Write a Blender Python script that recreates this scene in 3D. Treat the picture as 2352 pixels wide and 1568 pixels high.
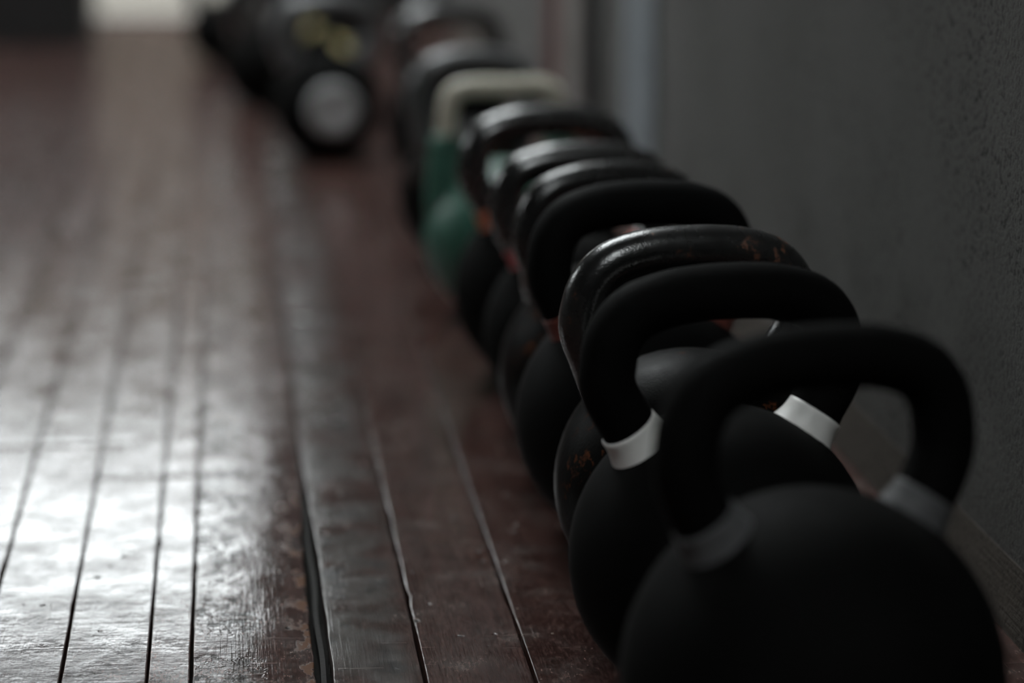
import bpy, bmesh, math, random
from mathutils import Vector, Matrix, noise as mnoise

for o in list(bpy.data.objects):
    bpy.data.objects.remove(o, do_unlink=True)
scene = bpy.context.scene
COL = scene.collection
R = math.radians

# ------------------------------------------------------------------ camera
cam_d = bpy.data.cameras.new('camera')
cam = bpy.data.objects.new('camera', cam_d)
COL.objects.link(cam)
cam.location = (0.0, 0.0, 0.56)
cam.rotation_euler = (R(90 - 11.1187), 0, R(-5.695))
cam_d.sensor_width = 36.0
cam_d.lens = 100.0
cam_d.clip_start = 0.05
cam_d.clip_end = 200
cam_d.dof.use_dof = True
cam_d.dof.focus_distance = 1.85
cam_d.dof.aperture_fstop = 2.8
scene.camera = cam

# ------------------------------------------------------------------ world: overcast sky
SKY = 7.2           # sky seen through the doorway
SKY_HIGH = 8.2      # sky overhead, behind the roof and window glazing
w = bpy.data.worlds.new('overcast_sky')
scene.world = w
w.use_nodes = True
bg = w.node_tree.nodes['Background']
bg.inputs['Color'].default_value = (0.93, 0.985, 1.0, 1)
bg.inputs['Strength'].default_value = SKY

# room extents
XW = 0.522          # right wall plane
XL = -3.4           # left wall plane
YF = 6.93           # far wall plane
YB = -2.6           # rear wall plane
ZC = 3.0
TW = 0.16           # wall thickness
# openings
DOOR = (-0.95, 0.062, 0.0, 1.53)                 # far doorway  x0,x1,z0,z1
WINS = [(4.7, 6.1, 1.4, 2.6)]   # left windows  y0,y1,z0,z1

ROOFS = [(-1.3, 0.44, 3.2, 6.2), (-0.62, 0.46, -2.0, 0.05)]    # roof lights  x0,x1,y0,y1


def portal(name, loc, rot, sx, sy):
    l = bpy.data.lights.new(name, 'AREA')
    l.shape = 'RECTANGLE'
    l.size, l.size_y = sx, sy
    l.cycles.is_portal = True
    o = bpy.data.objects.new(name, l)
    COL.objects.link(o)
    o.location = loc
    o.rotation_euler = rot
    return o


portal('daylight_doorway', ((DOOR[0] + DOOR[1]) / 2, YF + TW + 0.02, (DOOR[2] + DOOR[3]) / 2), (R(-90), 0, 0),
       DOOR[1] - DOOR[0], DOOR[3] - DOOR[2])
scene.view_settings.view_transform = 'Standard'
scene.view_settings.look = 'None'
scene.view_settings.exposure = 0.0
scene.view_settings.gamma = 1.0
scene.view_settings.use_curve_mapping = False
cy = scene.cycles
cy.max_bounces = 3
cy.diffuse_bounces = 2
cy.glossy_bounces = 2
cy.use_adaptive_sampling = True
cy.adaptive_threshold = 0.2
cy.transmission_bounces = 0
cy.transparent_max_bounces = 2
cy.caustics_reflective = False
cy.caustics_refractive = False


# ------------------------------------------------------------------ node helpers
class NT:
    def __init__(self, name):
        self.m = bpy.data.materials.new(name)
        self.m.use_nodes = True
        self.t = self.m.node_tree
        self.b = self.t.nodes['Principled BSDF']

    def n(self, typ, **kw):
        nd = self.t.nodes.new(typ)
        for k, v in kw.items():
            if k.startswith('i_'):
                nd.inputs[k[2:]].default_value = v
            else:
                setattr(nd, k, v)
        return nd

    def l(self, a, b):
        self.t.links.new(a, b)

    def coord(self, scale=(1, 1, 1), loc=(0, 0, 0), kind='Object', rot=(0, 0, 0)):
        tc = self.n('ShaderNodeTexCoord')
        mp = self.n('ShaderNodeMapping')
        mp.inputs['Scale'].default_value = scale
        mp.inputs['Location'].default_value = loc
        mp.inputs['Rotation'].default_value = rot
        self.l(tc.outputs[kind], mp.inputs['Vector'])
        return mp.outputs['Vector']

    def noise(self, vec, scale, detail=4, rough=0.55, dist=0.0):
        nd = self.n('ShaderNodeTexNoise')
        nd.inputs['Scale'].default_value = scale
        nd.inputs['Detail'].default_value = detail
        nd.inputs['Roughness'].default_value = rough
        nd.inputs['Distortion'].default_value = dist
        self.l(vec, nd.inputs['Vector'])
        return nd.outputs['Fac']

    def voro(self, vec, scale, feature='F1', out='Distance', rnd=1.0):
        nd = self.n('ShaderNodeTexVoronoi', feature=feature)
        nd.inputs['Scale'].default_value = scale
        nd.inputs['Randomness'].default_value = rnd
        self.l(vec, nd.inputs['Vector'])
        return nd.outputs[out]

    def ramp(self, fac, stops):
        nd = self.n('ShaderNodeValToRGB')
        cr = nd.color_ramp
        while len(cr.elements) > 1:
            cr.elements.remove(cr.elements[-1])
        first = True
        for p, c in stops:
            if isinstance(c, (int, float)):
                c = (c, c, c, 1)
            elif len(c) == 3:
                c = (*c, 1)
            if first:
                e = cr.elements[0]
                e.position = p
                first = False
            else:
                e = cr.elements.new(p)
            e.color = c
        self.l(fac, nd.inputs['Fac'])
        return nd.outputs['Color']

    def mix(self, fac, a, b):
        nd = self.n('ShaderNodeMix', data_type='RGBA')
        for sock, v in ((nd.inputs[0], fac), (nd.inputs[6], a), (nd.inputs[7], b)):
            if isinstance(v, (int, float)):
                sock.default_value = v if sock is nd.inputs[0] else (v, v, v, 1)
            elif isinstance(v, tuple):
                sock.default_value = v if len(v) == 4 else (*v, 1)
            else:
                self.l(v, sock)
        return nd.outputs[2]

    def math(self, op, a, b=None, c=None, clamp=False):
        nd = self.n('ShaderNodeMath', operation=op, use_clamp=clamp)
        for i, v in enumerate((a, b, c)):
            if v is None:
                continue
            if isinstance(v, (int, float)):
                nd.inputs[i].default_value = v
            else:
                self.l(v, nd.inputs[i])
        return nd.outputs[0]

    def maprange(self, v, a, b, c=0.0, d=1.0, smooth=True):
        nd = self.n('ShaderNodeMapRange', interpolation_type='SMOOTHSTEP' if smooth else 'LINEAR')
        self.l(v, nd.inputs[0])
        for i, x in enumerate((a, b, c, d)):
            nd.inputs[i + 1].default_value = x
        return nd.outputs[0]

    def xyz(self, vec):
        nd = self.n('ShaderNodeSeparateXYZ')
        self.l(vec, nd.inputs[0])
        return nd.outputs

    def bump(self, h, strength=0.3, dist=0.002, prev=None):
        nd = self.n('ShaderNodeBump')
        nd.inputs['Strength'].default_value = strength
        nd.inputs['Distance'].default_value = dist
        self.l(h, nd.inputs['Height'])
        if prev is not None:
            self.l(prev, nd.inputs['Normal'])
        return nd.outputs['Normal']

    def set(self, **kw):
        for k, v in kw.items():
            s = self.b.inputs[{'color': 'Base Color', 'rough': 'Roughness', 'metal': 'Metallic', 'normal': 'Normal',
                               'spec': 'Specular IOR Level', 'coat': 'Coat Weight', 'ior': 'IOR', 'coatr': 'Coat Roughness',
                               'trans': 'Transmission Weight', 'alpha': 'Alpha'}[k]]
            if isinstance(v, (int, float)):
                s.default_value = v
            elif isinstance(v, tuple):
                s.default_value = v if len(v) == 4 else (*v, 1)
            else:
                self.l(v, s)
        return self.m


M = {}


def mat_powder(name, col=(0.012, 0.012, 0.012), rough=0.5, spec=0.35):
    t = NT(name)
    v = t.coord()
    fine = t.noise(v, 900, 2, 0.6)
    big = t.noise(v, 14, 3)
    c = t.mix(t.maprange(big, 0.45, 0.75), col, tuple(x * 1.5 for x in col))
    nm = t.bump(fine, 0.12, 0.0006)
    return t.set(color=c, rough=t.maprange(big, 0.3, 0.7, rough - 0.05, rough + 0.07), spec=spec, normal=nm)


def mat_iron(name, col=(0.010, 0.010, 0.010), rough=0.26, rust=0.62, rustcol=(0.10, 0.035, 0.015), spec=0.6, bump=0.16, ior=1.5):
    t = NT(name)
    v = t.coord()
    pit = t.noise(v, 260, 3, 0.6)
    big = t.noise(v, 22, 4, 0.65)
    spots = t.noise(v, 140, 3, 0.7)
    rmask = t.math('MULTIPLY', t.maprange(big, rust, rust + 0.08), t.maprange(spots, 0.5, 0.6))
    c = t.mix(rmask, col, rustcol)
    rg = t.math('ADD', t.maprange(big, 0.3, 0.7, rough - 0.06, rough + 0.1), t.math('MULTIPLY', rmask, 0.25))
    strokes = t.noise(v, 520, 1, 0.5)
    nm = t.bump(t.math('MULTIPLY_ADD', strokes, 0.5, pit), bump, 0.0010)
    return t.set(color=c, rough=rg, spec=spec, ior=ior, normal=nm)


def mat_plain(name, col, rough=0.5, spec=0.5, metal=0.0, bump=0.0, bscale=300, var=0.12, vscale=20):
    t = NT(name)
    v = t.coord()
    big = t.noise(v, vscale, 4)
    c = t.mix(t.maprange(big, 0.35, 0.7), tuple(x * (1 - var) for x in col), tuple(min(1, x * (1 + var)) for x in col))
    kw = dict(color=c, rough=rough, spec=spec, metal=metal)
    if bump:
        kw['normal'] = t.bump(t.noise(v, bscale, 3), bump, 0.001)
    return t.set(**kw)


def mat_floor():
    t = NT('worn_varnished_wood')
    v = t.coord()
    X, Y, Z = t.xyz(v)
    info = t.n('ShaderNodeObjectInfo')
    rnd = info.outputs['Random']
    # base: painted dark red-brown
    along = t.noise(t.coord(scale=(26, 1.6, 4)), 3.0, 3, 0.6)
    patch = t.noise(v, 7.5, 3, 0.62)
    base = t.ramp(along, [(0.3, (0.048, 0.0215, 0.0180)), (0.5, (0.086, 0.0415, 0.0355)), (0.72, (0.128, 0.067, 0.058))])
    base = t.mix(t.maprange(patch, 0.52, 0.72, 0, 0.65), base, (0.030, 0.0145, 0.0125))
    dust = t.noise(v, 18, 6, 0.78)
    base = t.mix(t.maprange(dust, 0.46, 0.72, 0, 0.7), base, (0.21, 0.17, 0.155))
    tone = t.maprange(rnd, 0, 1, 0.8, 1.15, False)
    mul = t.n('ShaderNodeMix', data_type='RGBA', blend_type='MULTIPLY')
    mul.inputs[0].default_value = 1.0
    t.l(base, mul.inputs[6])
    cmb = t.n('ShaderNodeCombineColor')
    for i in range(3):
        t.l(tone, cmb.inputs[i])
    t.l(cmb.outputs[0], mul.inputs[7])
    base = mul.outputs[2]
    fine = t.noise(t.coord(scale=(1, 0.22, 1), rot=(0, 0, R(4))), 480, 3, 0.7)
    base = t.mix(t.maprange(fine, 0.42, 0.60, 0.6, 0.0, False), base, (0.014, 0.007, 0.006))
    base = t.mix(t.maprange(fine, 0.54, 0.72, 0.0, 0.55, False), base, (0.15, 0.095, 0.08))
    # grey traffic-worn paint on the board right of the wide gap
    inb = t.math('MULTIPLY', t.maprange(X, 0.052, 0.062), t.math('SUBTRACT', 1.0, t.maprange(X, 0.098, 0.121)))
    wornn = t.noise(v, 11, 2, 0.6)
    worn = t.math('MULTIPLY', inb, t.maprange(wornn, 0.36, 0.56))
    base = t.mix(t.math('MULTIPLY', worn, 0.85), base, (0.070, 0.060, 0.055))
    smud = t.noise(v, 36, 4, 0.65)
    base = t.mix(t.math('MULTIPLY', worn, t.maprange(smud, 0.50, 0.64, 0, 0.85)), base, (0.006, 0.006, 0.007))
    # raw wood where the edge of the board left of the gap has broken off
    edge = t.math('MULTIPLY', t.maprange(X, 0.026, 0.045), t.math('SUBTRACT', 1.0, t.maprange(X, 0.050, 0.052)))
    chipn = t.noise(t.coord(scale=(1, 0.45, 1)), 48, 4, 0.65)
    yl = t.math('SUBTRACT', 1.0, t.maprange(Y, 2.12, 2.30))
    chip = t.math('MULTIPLY', t.math('MULTIPLY', edge, yl), t.maprange(chipn, 0.51, 0.57))
    base = t.mix(chip, base, (0.125, 0.062, 0.037))
    # blackened flaking varnish on the same board
    inp = t.math('MULTIPLY', t.maprange(X, -0.033, -0.028), t.math('SUBTRACT', 1.0, t.maprange(X, -0.002, 0.022)))
    flk = t.noise(t.coord(scale=(1.0, 0.6, 1)), 95, 3, 0.7)
    flk2 = t.noise(v, 13, 1, 0.6)
    flake = t.math('MULTIPLY', t.math('MULTIPLY', inp, t.maprange(flk2, 0.42, 0.56)), t.maprange(flk, 0.5, 0.56))
    base = t.mix(flake, base, (0.006, 0.005, 0.005))
    # dark pits and dents
    pv = t.voro(t.coord(scale=(1, 0.8, 1)), 34, rnd=1.0)
    pn = t.noise(v, 60, 1)
    pit = t.math('MULTIPLY', t.math('SUBTRACT', 1.0, t.maprange(pv, 0.04, 0.10)), t.maprange(pn, 0.40, 0.46))
    base = t.mix(pit, base, (0.004, 0.003, 0.003))
    # fine pale scratches in two directions
    s1 = t.noise(t.coord(scale=(2.2, 95, 1), rot=(0, 0, R(12))), 4.0, 3, 0.6)
    s2 = t.noise(t.coord(scale=(110, 3.0, 1), rot=(0, 0, R(31))), 3.2, 3, 0.6)
    gate = t.maprange(flk2, 0.42, 0.58)
    scr = t.math('MAXIMUM', t.maprange(s1, 0.67, 0.71), t.maprange(s2, 0.68, 0.72))
    scr = t.math('MULTIPLY', scr, gate)
    base = t.mix(t.math('MULTIPLY', scr, 0.55), base, (0.14, 0.115, 0.10))
    # paint specks
    sp = t.voro(v, 46)
    speck = t.math('MULTIPLY', t.math('SUBTRACT', 1.0, t.maprange(sp, 0.03, 0.055)), t.maprange(t.noise(v, 19, 2), 0.52, 0.58))
    base = t.mix(speck, base, (0.24, 0.21, 0.19))
    # roughness: old varnish, rubbed dull in places
    rn = t.noise(v, 21, 3, 0.65)
    rg = t.maprange(rn, 0.3, 0.75, 0.10, 0.20)
    rg = t.math('ADD', rg, t.math('MULTIPLY', worn, 0.08))
    rg = t.math('ADD', rg, t.math('MULTIPLY', chip, 0.4))
    rg = t.math('ADD', rg, t.math('MULTIPLY', scr, 0.22))
    rg = t.math('ADD', rg, t.maprange(dust, 0.48, 0.75, 0, 0.07))
    rg = t.math('ADD', rg, t.math('MULTIPLY', pit, 0.3), clamp=True)
    # relief
    grain = t.noise(t.coord(scale=(60, 2.2, 8)), 8.0, 2, 0.6)
    undul = t.noise(t.coord(scale=(9, 4.5, 1)), 3.0, 1, 0.55)
    cross = t.noise(t.coord(scale=(6, 60, 1), rot=(0, 0, R(8))), 2.6, 2, 0.6)
    H_ = t.math('MULTIPLY', undul, 0.0006)
    H_ = t.math('MULTIPLY_ADD', cross, 0.00006, H_)
    med = t.noise(t.coord(scale=(1, 0.6, 1)), 75, 3, 0.62)
    H_ = t.math('MULTIPLY_ADD', med, 0.00022, H_)
    H_ = t.math('MULTIPLY_ADD', grain, 0.00012, H_)
    # two shallow sanding ridges across the boards
    def ridge(y0, slope, x0, x1):
        yy = t.math('ADD', t.math('MULTIPLY', X, slope), y0)
        d = t.math('ABSOLUTE', t.math('SUBTRACT', Y, yy))
        g = t.math('SUBTRACT', 1.0, t.maprange(d, 0.0, 0.016))
        return t.math('MULTIPLY', g, t.math('MULTIPLY', t.maprange(X, x0, x0 + 0.03), t.math('SUBTRACT', 1.0, t.maprange(X, x1 - 0.03, x1))))
    rd = t.math('ADD', ridge(2.425, 0.04, -0.5, -0.075), ridge(2.30, 0.0, -0.14, 0.045))
    H_ = t.math('MULTIPLY_ADD', rd, -0.00045, H_)
    H_ = t.math('MULTIPLY_ADD', t.math('MULTIPLY_ADD', flake, 0.35, pit), -0.0008, H_)
    nm = t.bump(H_, 1.0, 1.0)
    # bare wood, pits, flaked spots and scratches have lost their varnish
    bare = t.math('MAXIMUM', t.math('MAXIMUM', chip, pit), t.math('MAXIMUM', t.math('MULTIPLY', flake, 0.75), t.math('MULTIPLY', scr, 0.6)))
    return t.set(color=base, rough=rg, spec=t.maprange(bare, 0, 1, 0.5, 0.05), normal=nm)


def mat_wall(name, col, cove=False):
    t = NT(name)
    v = t.coord()
    big = t.noise(v, 2.2, 5, 0.6)
    c = t.mix(t.maprange(big, 0.35, 0.7), tuple(x * 0.90 for x in col), tuple(x * 1.08 for x in col))
    pits = t.noise(v, 210, 3, 0.62)
    gate = t.maprange(t.noise(v, 4.0, 3), 0.35, 0.6)
    pm = t.math('MULTIPLY', t.math('SUBTRACT', 1.0, t.maprange(pits, 0.38, 0.47)), t.maprange(gate, 0, 1, 0.35, 0.95))
    c = t.mix(t.math('MULTIPLY', pm, 0.8), c, tuple(x * 0.15 for x in col))
    nm = t.bump(pits, 0.5, 0.0018)
    if cove:
        br = t.noise(t.coord(scale=(40, 6, 160), rot=(R(14), 0, 0)), 2.5, 4, 0.6)
        nm = t.bump(br, 0.5, 0.0018, nm)
    return t.set(color=c, rough=0.8, spec=0.08, normal=nm)


def mat_sky_glass(name, strength):
    # frosted roof and window glazing with the overcast sky behind it
    t = NT(name)
    n = t.noise(t.coord(), 3.0, 2)
    e = t.mix(n, (0.92, 0.97, 0.985), (0.94, 1.0, 1.0))
    t.l(e, t.b.inputs['Emission Color'])
    t.b.inputs['Emission Strength'].default_value = strength
    return t.set(color=(0.5, 0.5, 0.5), rough=0.4)


M['sky_glass'] = mat_sky_glass('frosted_glass_with_daylight', SKY_HIGH)
M['floor'] = mat_floor()
M['wall'] = mat_wall('painted_plaster', (0.128, 0.125, 0.120))
M['cove'] = mat_wall('plaster_skirting', (0.070, 0.061, 0.053), True)
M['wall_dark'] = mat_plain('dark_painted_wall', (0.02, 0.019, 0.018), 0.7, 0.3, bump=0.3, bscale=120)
M['ceiling'] = mat_plain('ceiling_paint', (0.06, 0.06, 0.06), 0.8, 0.2)
M['subfloor'] = mat_plain('subfloor_dirt', (0.006, 0.005, 0.004), 0.9, 0.2, bump=0.5, bscale=90)
M['tongue'] = mat_plain('dirty_bare_wood', (0.009, 0.0075, 0.0065), 0.7, 0.2, bump=0.4, bscale=160)
M['trim_blue'] = mat_plain('blue_grey_gloss_paint', (0.215, 0.24, 0.26), 0.45, 0.5)
M['trim_white'] = mat_plain('aged_white_paint', (0.24, 0.22, 0.21), 0.5, 0.4)
M['trim_red'] = mat_plain('dull_red_paint', (0.10, 0.03, 0.028), 0.5, 0.4)
M['frame_dark'] = mat_plain('dark_frame_paint', (0.02, 0.02, 0.02), 0.5, 0.4)
M['powder'] = mat_powder('black_powder_coat', (0.0034, 0.0033, 0.0032), 0.72, 0.05)
M['powder_soft'] = mat_powder('black_textured_coat', (0.0034, 0.0034, 0.0034), 0.66, 0.06)
M['iron'] = mat_iron('rusting_black_cast_iron', rough=0.22, rust=0.58, spec=0.9, rustcol=(0.14, 0.05, 0.022))
M['iron_body'] = mat_iron('dull_black_cast_iron', (0.0028, 0.0026, 0.0025), 0.42, 0.58, spec=0.05)
M['iron_clean'] = mat_iron('glossy_black_enamel', (0.010, 0.010, 0.010), 0.20, 0.62, ior=1.8, spec=0.8, bump=0.04)
M['iron_grey'] = mat_iron('grey_cast_iron', (0.07, 0.07, 0.072), 0.30, 0.8, spec=1.0, bump=0.05)
M['band_white'] = mat_plain('white_band_paint', (0.80, 0.79, 0.76), 0.38, 0.5, bump=0.05)
M['band_grey'] = mat_plain('charcoal_band_paint', (0.095, 0.095, 0.098), 0.55, 0.2)
M['band_brown'] = mat_plain('brown_red_band_paint', (0.16, 0.045, 0.035), 0.5, 0.4)
M['band_red'] = mat_plain('red_band_paint', (0.42, 0.045, 0.05), 0.45, 0.5)
M['band_orange'] = mat_plain('orange_band_paint', (0.55, 0.14, 0.06), 0.45, 0.5)
M['band_yellow'] = mat_plain('yellow_sticker_paint', (0.80, 0.70, 0.36), 0.5, 0.4)
M['green'] = mat_plain('green_vinyl', (0.034, 0.118, 0.085), 0.42, 0.5, bump=0.05)
M['cream'] = mat_plain('cream_enamel', (0.66, 0.63, 0.52), 0.32, 0.5)
M['badge'] = mat_plain('brushed_grey_badge', (0.45, 0.45, 0.45), 0.45, 0.5, bump=0.1)
M['outer_wall'] = mat_plain('cream_render', (0.050, 0.041, 0.031), 0.8, 0.2, bump=0.3, bscale=60)
M['outer_ground'] = mat_plain('pale_concrete', (0.095, 0.086, 0.072), 0.8, 0.2)
M['box'] = mat_plain('black_rubber_covering', (0.012, 0.011, 0.011), 0.6, 0.3, bump=0.2)


# ------------------------------------------------------------------ mesh helpers
def link(name, me, mat, parent=None, smooth=True):
    o = bpy.data.objects.new(name, me)
    COL.objects.link(o)
    if mat is not None:
        me.materials.clear()
        me.materials.append(mat)
    if smooth:
        for p in me.polygons:
            p.use_smooth = True
    if parent is not None:
        o.parent = parent
    return o


def mesh(name, vs, fs):
    me = bpy.data.meshes.new(name)
    me.from_pydata([tuple(v) for v in vs], [], fs)
    me.validate()
    bm = bmesh.new()
    bm.from_mesh(me)
    bmesh.ops.recalc_face_normals(bm, faces=bm.faces)
    bm.to_mesh(me)
    bm.free()
    return me


def box(name, x0, x1, y0, y1, z0, z1, mat, parent=None, bevel=0.0):
    bm = bmesh.new()
    bmesh.ops.create_cube(bm, size=1.0)
    for v in bm.verts:
        v.co = Vector((x0 + (v.co.x + .5) * (x1 - x0), y0 + (v.co.y + .5) * (y1 - y0), z0 + (v.co.z + .5) * (z1 - z0)))
    if bevel:
        bmesh.ops.bevel(bm, geom=bm.edges[:], offset=bevel, segments=2, affect='EDGES', profile=0.7)
    me = bpy.data.meshes.new(name)
    bm.to_mesh(me)
    bm.free()
    return link(name, me, mat, parent, False)


def structure(o):
    o['kind'] = 'structure'
    return o


def tag(o, label, cat, group=None):
    o['label'] = label
    o['category'] = cat
    if group:
        o['group'] = group
    return o


def empty(name, loc, rz=0.0):
    o = bpy.data.objects.new(name, None)
    COL.objects.link(o)
    o.empty_display_size = 0.05
    o.location = loc
    o.rotation_euler = (0, 0, rz)
    return o


def wall_with_holes(name, axis, pos, thick, a0, a1, z0, z1, holes, mat):
    """wall slab with rectangular openings; axis 'x' -> plane at x=pos running in y, 'y' -> plane at y=pos running in x"""
    cuts_a = sorted({a0, a1, *[h[0] for h in holes], *[h[1] for h in holes]})
    cuts_z = sorted({z0, z1, *[h[2] for h in holes], *[h[3] for h in holes]})
    bm = bmesh.new()

    def solid(i, j):
        if i < 0 or j < 0 or i >= len(cuts_a) - 1 or j >= len(cuts_z) - 1:
            return False
        ca = (cuts_a[i] + cuts_a[i + 1]) / 2
        cz = (cuts_z[j] + cuts_z[j + 1]) / 2
        return not any(h[0] < ca < h[1] and h[2] < cz < h[3] for h in holes)
    cache = {}

    def V(a, z, s):
        k = (round(a, 5), round(z, 5), s)
        if k not in cache:
            p = pos + (thick if s else 0)
            cache[k] = bm.verts.new((p, a, z) if axis == 'x' else (a, p, z))
        return cache[k]
    for i in range(len(cuts_a) - 1):
        for j in range(len(cuts_z) - 1):
            if not solid(i, j):
                continue
            A0, A1, Z0, Z1 = cuts_a[i], cuts_a[i + 1], cuts_z[j], cuts_z[j + 1]
            for s in (0, 1):
                bm.faces.new([V(A0, Z0, s), V(A1, Z0, s), V(A1, Z1, s), V(A0, Z1, s)])
            for (di, dj, e) in ((-1, 0, ((A0, Z0), (A0, Z1))), (1, 0, ((A1, Z0), (A1, Z1))),
                                (0, -1, ((A0, Z0), (A1, Z0))), (0, 1, ((A0, Z1), (A1, Z1)))):
                if not solid(i + di, j + dj):
                    (p, q), (r_, s_) = e
                    bm.faces.new([V(p, q, 0), V(r_, s_, 0), V(r_, s_, 1), V(p, q, 1)])
    bmesh.ops.recalc_face_normals(bm, faces=bm.faces)
    me = bpy.data.meshes.new(name)
    bm.to_mesh(me)
    bm.free()
    return structure(link(name, me, mat, None, False))


def lathe(name, prof, mat, parent, n=48, axis='z', loc=(0, 0, 0), caps=True):
    vs, fs = [], []
    for (r, h) in prof:
        for k in range(n):
            a = 2 * math.pi * k / n
            p = (r * math.cos(a), r * math.sin(a), h)
            if axis == 'y':          # axis towards -Y
                p = (r * math.cos(a), -h, r * math.sin(a))
            vs.append(p)
    for i in range(len(prof) - 1):
        for k in range(n):
            k2 = (k + 1) % n
            fs.append((i * n + k, i * n + k2, (i + 1) * n + k2, (i + 1) * n + k))
    if caps:
        fs.append(tuple(range(n - 1, -1, -1)))
        fs.append(tuple(range((len(prof) - 1) * n, len(prof) * n)))
    o = link(name, mesh(name, vs, fs), mat, parent)
    o.location = loc
    return o


def catmull(pts, sub=8):
    P = [pts[0]] + list(pts) + [pts[-1]]
    out = []
    for i in range(1, len(P) - 2):
        p0, p1, p2, p3 = P[i - 1], P[i], P[i + 1], P[i + 2]
        for k in range(sub):
            t = k / sub
            out.append(tuple(0.5 * ((2 * p1[j]) + (-p0[j] + p2[j]) * t + (2 * p0[j] - 5 * p1[j] + 4 * p2[j] - p3[j]) * t * t +
                                    (-p0[j] + 3 * p1[j] - 3 * p2[j] + p3[j]) * t ** 3) for j in range(len(p1))))
    out.append(tuple(pts[-1]))
    return out


def tube(name, path, mat, parent, n=24, flat=1.0):
    """path: list of (x, z, radius) in the local XZ plane"""
    vs, fs = [], []
    m = len(path)
    for i, (x, z, r) in enumerate(path):
        a = path[max(0, i - 1)]
        b = path[min(m - 1, i + 1)]
        tx, tz = b[0] - a[0], b[1] - a[1]
        L = math.hypot(tx, tz) or 1
        nx, nz = -tz / L, tx / L
        for k in range(n):
            t = 2 * math.pi * k / n
            c, s = math.cos(t) * r, math.sin(t) * r * flat
            vs.append((x + nx * c, s, z + nz * c))
    for i in range(m - 1):
        for k in range(n):
            k2 = (k + 1) % n
            fs.append((i * n + k, i * n + k2, (i + 1) * n + k2, (i + 1) * n + k))
    fs.append(tuple(range(n - 1, -1, -1)))
    fs.append(tuple(range((m - 1) * n, m * n)))
    return link(name, mesh(name, vs, fs), mat, parent)


# ------------------------------------------------------------------ the room
box_o = structure(box('floor', XL, XW, YB, YF + TW, -0.12, -0.020, M['subfloor']))
FLOOR = box_o

# floor boards: x edges as laid, wider or narrower where they are
edges = [0.522, 0.4560, 0.3885, 0.3205, 0.2540, 0.1868, 0.1172, 0.0540, -0.0312, -0.0590, -0.1140, -0.1695]
x = edges[-1]
rng = random.Random(5)
while x > XL + 0.09:
    x -= rng.choice([0.0556, 0.0556, 0.0556, 0.0558, 0.0552])
    edges.append(x)
edges.append(XL)


def make_plank(xl, xr, y0, y1, idx, fine):
    """one board: rounded long edges, chipped edge line, slight cup and roll"""
    rg_ = random.Random(100 + idx)
    gl = 0.0006 + rg_.random() * 0.0005
    gr = 0.0006 + rg_.random() * 0.0005
    dz = rg_.uniform(-0.0005, 0.0)
    roll = rg_.uniform(-0.006, 0.006)
    cup = rg_.uniform(-0.0006, 0.0004)
    split = abs(xr - 0.0540) < 1e-6        # board left of the wide gap
    right_of_gap = abs(xl - 0.0540) < 1e-6
    ny = max(2, int((y1 - y0) / (0.018 if fine else 0.25)))
    vs, fs = [], []
    NP = 0
    for i in range(ny + 1):
        y = y0 + (y1 - y0) * i / ny
        jl = jr = 0.0
        if fine:
            jl = max(0.0, mnoise.noise(Vector((idx * 3.1, y * 9, 0)))) * 0.0009 + max(0, mnoise.noise(Vector((idx * 5.7, y * 31, 4))) - .3) * 0.0035
            jr = max(0.0, mnoise.noise(Vector((idx * 3.9, y * 9, 8)))) * 0.0009 + max(0, mnoise.noise(Vector((idx * 1.7, y * 31, 2))) - .3) * 0.0035
        L, Rr = xl + gl + jl, xr - gr - jr
        twist = roll
        if split:
            g = min(1, max(0, (2.36 - y) / 0.30))
            Rr = xr - 0.0012 - (0.0052 + 0.0030 * mnoise.noise(Vector((1, y * 26, 0))) + 0.0015 * mnoise.noise(Vector((3, y * 70, 0)))) * g
            twist = 0.004 + 0.050 * min(1, max(0, (2.75 - y) / 0.75))
        if right_of_gap:
            g = min(1, max(0, (2.36 - y) / 0.30))
            L = xl + 0.0012 + (0.0040 + 0.0012 * mnoise.noise(Vector((7, y * 20, 0)))) * g
        wdt = Rr - L
        prof = [(0.0, -0.020), (0.0, -0.0007), (0.0002, -0.0002), (0.0006, 0), (0.0012, 0)]
        m = 7 if fine else 1
        mid = [(0.0012 + (wdt - 0.0024) * k / (m + 1), 0) for k in range(1, m + 1)]
        prof = prof + mid + [(wdt - 0.0012, 0), (wdt - 0.0006, 0), (wdt - 0.0002, -0.0002), (wdt, -0.0007), (wdt, -0.020)]
        NP = len(prof)
        for (px, pz) in prof:
            u = px / wdt * 2 - 1
            zt = dz + (cup * (1 - u * u) - abs(twist) * wdt / 2 * 0.0 - twist * (px - wdt / 2) - abs(twist) * wdt / 2) if pz > -0.019 else 0
            if split and pz > -0.019:
                uu = max(0.0, (u + 0.55) / 1.55)
                zt = dz * 0.3 - twist * wdt * 0.5 * uu * uu
            vs.append((L + px, y, min(pz + zt, 0.0) if pz > -0.019 else pz))
    for i in range(ny):
        for k in range(NP - 1):
            fs.append((i * NP + k, i * NP + k + 1, (i + 1) * NP + k + 1, (i + 1) * NP + k))
    fs.append(tuple(range(NP)))
    fs.append(tuple(range(ny * NP + NP - 1, ny * NP - 1, -1)))
    return link('plank', mesh('plank', vs, fs), M['floor'], FLOOR)


YE = YF + TW
for i in range(len(edges) - 1):
    xr, xl = edges[i], edges[i + 1]
    fine = xl > -0.60
    if xl > -0.32:
        make_plank(xl, xr, YB, YE, i, True)
    else:
        cut = YB + 1.2 + rng.random() * 6.5
        make_plank(xl, xr, YB, cut - 0.0008, i, fine and cut > 1.5)
        make_plank(xl, xr, cut + 0.0008, YE, i + 500, fine)
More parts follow.
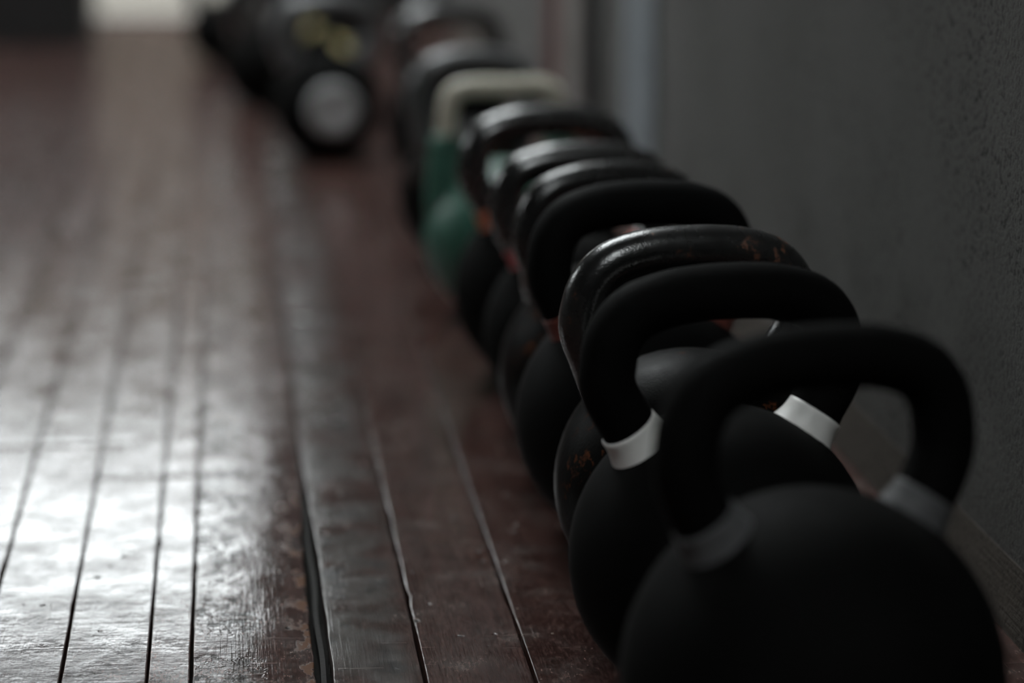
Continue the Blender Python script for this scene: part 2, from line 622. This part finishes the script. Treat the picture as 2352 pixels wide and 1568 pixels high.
# bare tongue of the next board showing low in the wide gap
tg = []
for i in range(61):
    y = 1.2 + 1.25 * i / 60
    tg.append((0.0520 + 0.0006 * math.sin(i * .7), y))
vs = []
fs = []
for (xx, y) in tg:
    vs += [(xx, y, -0.0195), (xx, y, -0.0085), (xx + 0.0034, y, -0.0085), (xx + 0.0034, y, -0.0195)]
for i in range(60):
    for k in range(4):
        fs.append((i * 4 + k, i * 4 + (k + 1) % 4, (i + 1) * 4 + (k + 1) % 4, (i + 1) * 4 + k))
fs += [(0, 1, 2, 3), (243, 242, 241, 240)]
link('plank_tongue', mesh('plank_tongue', vs, fs), M['tongue'], FLOOR, False)

wall_with_holes('wall_right', 'x', XW, TW, YB, YF + TW, -0.12, ZC, [], M['wall'])
wall_with_holes('wall_left', 'x', XL - TW, TW, YB, YF + TW, -0.12, ZC, WINS, M['wall'])
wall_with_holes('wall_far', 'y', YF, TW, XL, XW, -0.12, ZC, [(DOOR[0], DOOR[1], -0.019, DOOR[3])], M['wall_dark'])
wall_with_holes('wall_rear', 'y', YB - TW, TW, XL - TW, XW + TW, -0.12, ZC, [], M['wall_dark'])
# ceiling with an opening for the roof light
bm = bmesh.new()

ys = [YB - TW, ROOFS[1][2], ROOFS[1][3], ROOFS[0][2], ROOFS[0][3], YF + TW]
for j in range(5):
    ro = ROOFS[0] if j == 3 else ROOFS[1]
    xs = [XL - TW, ro[0], ro[1], XW + TW]
    for i in range(3):
        if i == 1 and j in (1, 3):
            continue
        g = bmesh.ops.create_cube(bm, size=1.0)
        for v in g['verts']:
            v.co = Vector((xs[i] + (v.co.x + .5) * (xs[i + 1] - xs[i]), ys[j] + (v.co.y + .5) * (ys[j + 1] - ys[j]), ZC + (v.co.z + .5) * 0.12))
me = bpy.data.meshes.new('ceiling')
bm.to_mesh(me)
bm.free()
structure(link('ceiling', me, M['ceiling'], None, False))
for k, ro in enumerate(ROOFS):
    rl = structure(empty('window_%d' % (k + 2), (0, 0, 0)))
    box('window_frame', ro[0], ro[0] + 0.05, ro[2], ro[3], ZC, ZC + 0.06, M['trim_white'], rl, 0.003)
    box('window_frame', ro[1] - 0.05, ro[1], ro[2], ro[3], ZC, ZC + 0.06, M['trim_white'], rl, 0.003)
    box('pane', ro[0] + 0.05, ro[1] - 0.05, ro[2], ro[3], ZC + 0.052, ZC + 0.058, M['sky_glass'], rl)
    box('glazing_bar', ro[0] + 0.05, ro[1] - 0.05, (ro[2] + ro[3]) / 2 - 0.02, (ro[2] + ro[3]) / 2 + 0.02, ZC, ZC + 0.05, M['trim_white'], rl, 0.003)

# low plaster skirting with a sloped, trowelled face
vs, fs = [], []
prof = [(XW, 0.0), (XW - 0.0105, 0.0), (XW - 0.0098, 0.004), (XW - 0.0024, 0.036), (XW - 0.0006, 0.0430), (XW, 0.0437)]
n = 120
for i in range(n + 1):
    y = YB + (YF - YB) * i / n
    for (px, pz) in prof:
        d = 0.0006 * mnoise.noise(Vector((0, y * 7, pz * 50)))
        vs.append((px + (d if px < XW - 1e-6 else 0), y, pz))
k_ = len(prof)
for i in range(n):
    for k in range(k_):
        fs.append((i * k_ + k, i * k_ + (k + 1) % k_, (i + 1) * k_ + (k + 1) % k_, (i + 1) * k_ + k))
fs += [tuple(range(k_)), tuple(range(n * k_ + k_ - 1, n * k_ - 1, -1))]
structure(link('baseboard_right', mesh('baseboard_right', vs, fs), M['cove'], None, False))

# painted uprights on the right wall
structure(box('trim_1', XW - 0.006, XW, 3.44, 3.70, 0.044, 2.3, M['trim_blue'], bevel=0.002))
structure(box('trim_2', XW - 0.020, XW, 4.10, 4.30, 0.044, 2.3, M['trim_white'], bevel=0.003))
structure(box('trim_3', XW - 0.030, XW, 4.30, 4.40, 0.044, 2.3, M['trim_red'], bevel=0.003))
structure(box('trim_4', XW - 0.012, XW, 3.96, 4.10, 0.044, 2.3, M['frame_dark'], bevel=0.003))

# doorway frame
fr = structure(empty('door_1', (0, 0, 0)))
box('door_jamb', DOOR[1], DOOR[1] + 0.05, YF - 0.025, YF, 0.0, DOOR[3] + 0.05, M['frame_dark'], fr, 0.003)
box('door_jamb', DOOR[0] - 0.05, DOOR[0], YF - 0.025, YF, 0.0, DOOR[3] + 0.05, M['frame_dark'], fr, 0.003)
box('door_head', DOOR[0], DOOR[1], YF - 0.025, YF, DOOR[3], DOOR[3] + 0.05, M['frame_dark'], fr, 0.003)
box('door_threshold', DOOR[0], DOOR[1], YF + 0.02, YF + 0.09, 0.0, 0.008, M['trim_white'], fr, 0.002)

# left windows with timber frames and glazing bars
for wi, (a, b, c, d) in enumerate(WINS):
    wf = structure(empty('window_%d' % (wi + 1), (0, 0, 0)))
    x0, x1 = XL - TW + 0.03, XL - TW + 0.08
    box('window_frame', x0, x1, a, a + 0.05, c, d, M['trim_white'], wf, 0.003)
    box('window_frame', x0, x1, b - 0.05, b, c, d, M['trim_white'], wf, 0.003)
    box('window_frame', x0, x1, a + 0.05, b - 0.05, c, c + 0.05, M['trim_white'], wf, 0.003)
    box('window_frame', x0, x1, a + 0.05, b - 0.05, d - 0.05, d, M['trim_white'], wf, 0.003)
    box('glazing_bar', x0 + 0.01, x1 - 0.01, (a + b) / 2 - 0.015, (a + b) / 2 + 0.015, c + 0.05, d - 0.05, M['trim_white'], wf, 0.003)
    box('pane', x0 + 0.022, x0 + 0.028, a + 0.05, b - 0.05, c + 0.05, d - 0.05, M['sky_glass'], wf)
    box('window_sill', XL - 0.01, XL + 0.05, a - 0.04, b + 0.04, c - 0.035, c, M['trim_white'], wf, 0.004)

# yard outside the doorway
structure(box('exterior_ground', -14, 10, YF + TW, 24, -0.30, -0.045, M['outer_ground']))
structure(box('exterior_wall', -9, 6, 10.2, 10.4, -0.045, 1.93, M['outer_wall']))


# ------------------------------------------------------------------ kettlebells
def kettlebell(x, y, yaw, r, label, body_m, handle_m, W, H, tr, kind='powder', band=None, squash=1.0, ang=35.0, badge=None):
    """r body radius, W half width of handle centre line, H height of handle centre line over body centre"""
    t = empty('kettlebell', (x, y, 0), yaw)
    tag(t, label, 'kettlebell', 'kettlebells lined up along the wall')
    rz = r * squash
    zc = rz - 0.004
    n = 28
    prof = []
    a0 = math.asin(min(1, zc / rz))
    fr_ = r * math.cos(a0)
    prof.append((max(fr_ - 0.006, 0.01), 0.0))
    for i in range(n + 1):
        a = -a0 + (a0 + math.pi / 2) * i / n
        prof.append((max(r * math.cos(a), 0.0004), zc + rz * math.sin(a)))
    lathe('body', prof, body_m, t, 72)
    # handle centre line (half), from inside the body up to the middle of the grip
    if kind == 'powder':
        an = R(ang)
        s, c = math.sin(an), math.cos(an)
        half = [(r * .80 * s, r * .80 * c), (r * 1.0 * s, r * 1.0 * c), (r * 1.0 * s + 0.0085, r * 1.0 * c + 0.0135),
                (W - 0.001, H * .66), (W, H * .745), (W * .945, H * .855), (W * .775, H * .940), (W * .47, H * .985), (W * .2, H * .998), (0, H)]
        rads = [tr] * len(half)
    elif kind == 'square':
        half = [(r * .62, r * .1), (W * .97, r * .70), (W, r * 1.02), (W, H * .70), (W * .985, H * .84), (W * .90, H * .945), (W * .74, H * .99),
                (W * .5, H), (W * .2, H), (0, H)]
        rads = [tr * 1.05, tr, tr, tr, tr, tr, tr, tr, tr, tr]
    else:
        half = [(r * .46, r * .50), (r * .63, r * .78), (W * .90, H * .565), (W * .99, H * .665), (W * .985, H * .75), (W * .90, H * .865),
                (W * .72, H * .945), (W * .45, H * .985), (W * .2, H * .998), (0, H)]
        rads = [tr * 1.5, tr * 1.25, tr * 1.06, tr, tr, tr, tr, tr, tr, tr]
    pts = [(p[0], p[1] + zc, q) for p, q in zip(half, rads)]
    full = [(-p[0], p[1], p[2]) for p in pts] + [p for p in reversed(pts[:-1])]
    path = catmull(full, 8)
    tube('handle', path, handle_m, t, 28)
    if band is not None and kind == 'powder':
        for sg in (-1, 1):
            bp = []
            for k in range(9):
                f = k / 8
                rr = r - 0.006 + f * 0.0185
                flare = tr + 0.0009 + 0.0048 * (1 - f) ** 2.2
                bp.append((sg * rr * s, zc + rr * c, flare))
            # close the upper rim onto the leg
            bp.append((sg * (rr + 0.0006) * s, zc + (rr + 0.0006) * c, tr - 0.0002))
            tube('color_band', bp, band, t, 36)
    if kind == 'square' and band is not None:
        for sg in (-1, 1):
            seg = [(sg * abs(p[0]), p[1], tr * (2.6 - 1.1 * min(1, max(0, (p[1] - zc - r * .45) / (r * .85))))) for p in path[:len(path) // 2]
                   if p[1] < zc + r * 1.30]
            seg.append((seg[-1][0], seg[-1][1] + 0.0015, tr * 1.2))
            tube('vinyl_sleeve', seg, band, t, 28)
    if badge is not None:
        d = lathe('badge', [(0.002, 0.004), (0.006, 0.0036), (0.0065, 0.006), (0.036, 0.006), (0.039, 0.004), (0.039, -0.008)], M['badge'], t, 40, 'y', (0, -r + 0.004, zc + 0.002))
    return t


PB, PS_, IR, IC, IG, IB = M['powder'], M['powder_soft'], M['iron'], M['iron_clean'], M['iron_grey'], M['iron_body']
# nearest first
kettlebell(0.2989, 1.4090, R(17), 0.1018, 'nearest black powder-coated kettlebell with charcoal bands, largest in the row', PB, PB, 0.0753, 0.1728, 0.0170, 'powder', M['band_grey'])
kettlebell(0.2975, 1.6818, R(14), 0.0944, 'matt black kettlebell with bright white bands, second from the front', PB, PB, 0.0760, 0.1660, 0.0174, 'powder', M['band_white'], ang=36)
kettlebell(0.3090, 1.8775, R(7), 0.0925, 'glossy rust-specked cast-iron kettlebell just behind the white-banded one', IB, IR, 0.0765, 0.1630, 0.0155, 'iron', None)
kettlebell(0.3036, 2.0720, R(9), 0.0940, 'matt black kettlebell with dull brown-red bands, fourth from the front', PS_, PS_, 0.0710, 0.1640, 0.0172, 'powder', M['band_brown'])
kettlebell(0.3062, 2.2585, R(10), 0.0910, 'thin-handled rusty glossy kettlebell directly behind the brown-banded one', IB, IR, 0.0700, 0.1600, 0.0135, 'iron', None)
kettlebell(0.3057, 2.4400, R(4), 0.0875, 'black enamelled kettlebell with red bands, sixth in line', PB, IC, 0.0690, 0.1560, 0.0145, 'powder', M['band_red'])
kettlebell(0.2980, 2.6500, R(8), 0.0890, 'glossy black kettlebell with orange bands in front of the green one', PB, IC, 0.0720, 0.1630, 0.0150, 'powder', M['band_orange'])
kettlebell(0.2900, 3.0000, R(4), 0.0850, 'green vinyl-dipped kettlebell with a squared cream handle', M['green'], M['cream'], 0.0610, 0.1620, 0.0108, 'square', M['green'])
kettlebell(0.2828, 3.3000, R(6), 0.0880, 'grey iron kettlebell right behind the green one', IB, IG, 0.0660, 0.1590, 0.0150, 'iron', None)
kettlebell(0.3092, 4.0000, R(10), 0.0900, 'black kettlebell at the far end of the row along the wall', PB, IC, 0.0690, 0.1560, 0.0155, 'iron', None)

# shorter file of bells turning the corner towards the doorway
kettlebell(0.1480, 4.3000, R(5), 0.0840, 'black kettlebell with a round pale grey disc on its front', PB, IG, 0.0720, 0.1560, 0.0160, 'iron', None, 1.0, badge=True)
e = kettlebell(0.1750, 5.2800, R(0), 0.0850, 'black kettlebell with two yellow stickers behind the one with the grey disc', PB, PB, 0.0690, 0.1600, 0.0165, 'powder', None)
kettlebell(0.0700, 5.0000, R(20), 0.0800, 'blurred black kettlebell to the left of the grey-disc one', PB, IC, 0.0690, 0.1520, 0.0155, 'iron', None, 0.95)
kettlebell(-0.0120, 5.8200, R(-6), 0.0720, 'smallest blurred black kettlebell nearest the bright doorway', PB, IC, 0.0660, 0.1450, 0.0150, 'iron', None, 0.95)
for (sx, sz) in ((-0.026, 0.030), (0.024, 0.002)):
    ny_ = math.sqrt(max(0, 0.085 ** 2 - sx * sx - sz * sz))
    lathe('yellow_sticker', [(0.0225, -0.004), (0.0225, 0.0012), (0.0215, 0.0018), (0.002, 0.0022)], M['band_yellow'], e, 28, 'y', (sx, -ny_ + 0.002, 0.079 + sz))

# dark rubber-topped box beside the doorway
b = empty('plyo_box', (-0.625, 6.42, 0))
tag(b, 'dark rubber-covered jump box left of the bright doorway', 'box')
bx0, bx1 = -0.325, 0.325
box('side_panel', bx0, bx0 + 0.02, -0.20, 0.20, 0.0, 0.44, M['box'], b, 0.002)
box('side_panel', bx1 - 0.02, bx1, -0.20, 0.20, 0.0, 0.44, M['box'], b, 0.002)
box('front_panel', bx0 + 0.02, bx1 - 0.02, -0.20, -0.18, 0.0, 0.44, M['box'], b, 0.002)
box('back_panel', bx0 + 0.02, bx1 - 0.02, 0.18, 0.20, 0.0, 0.44, M['box'], b, 0.002)
box('top_pad', bx0 - 0.004, bx1 + 0.004, -0.204, 0.204, 0.44, 0.475, M['box'], b, 0.008)
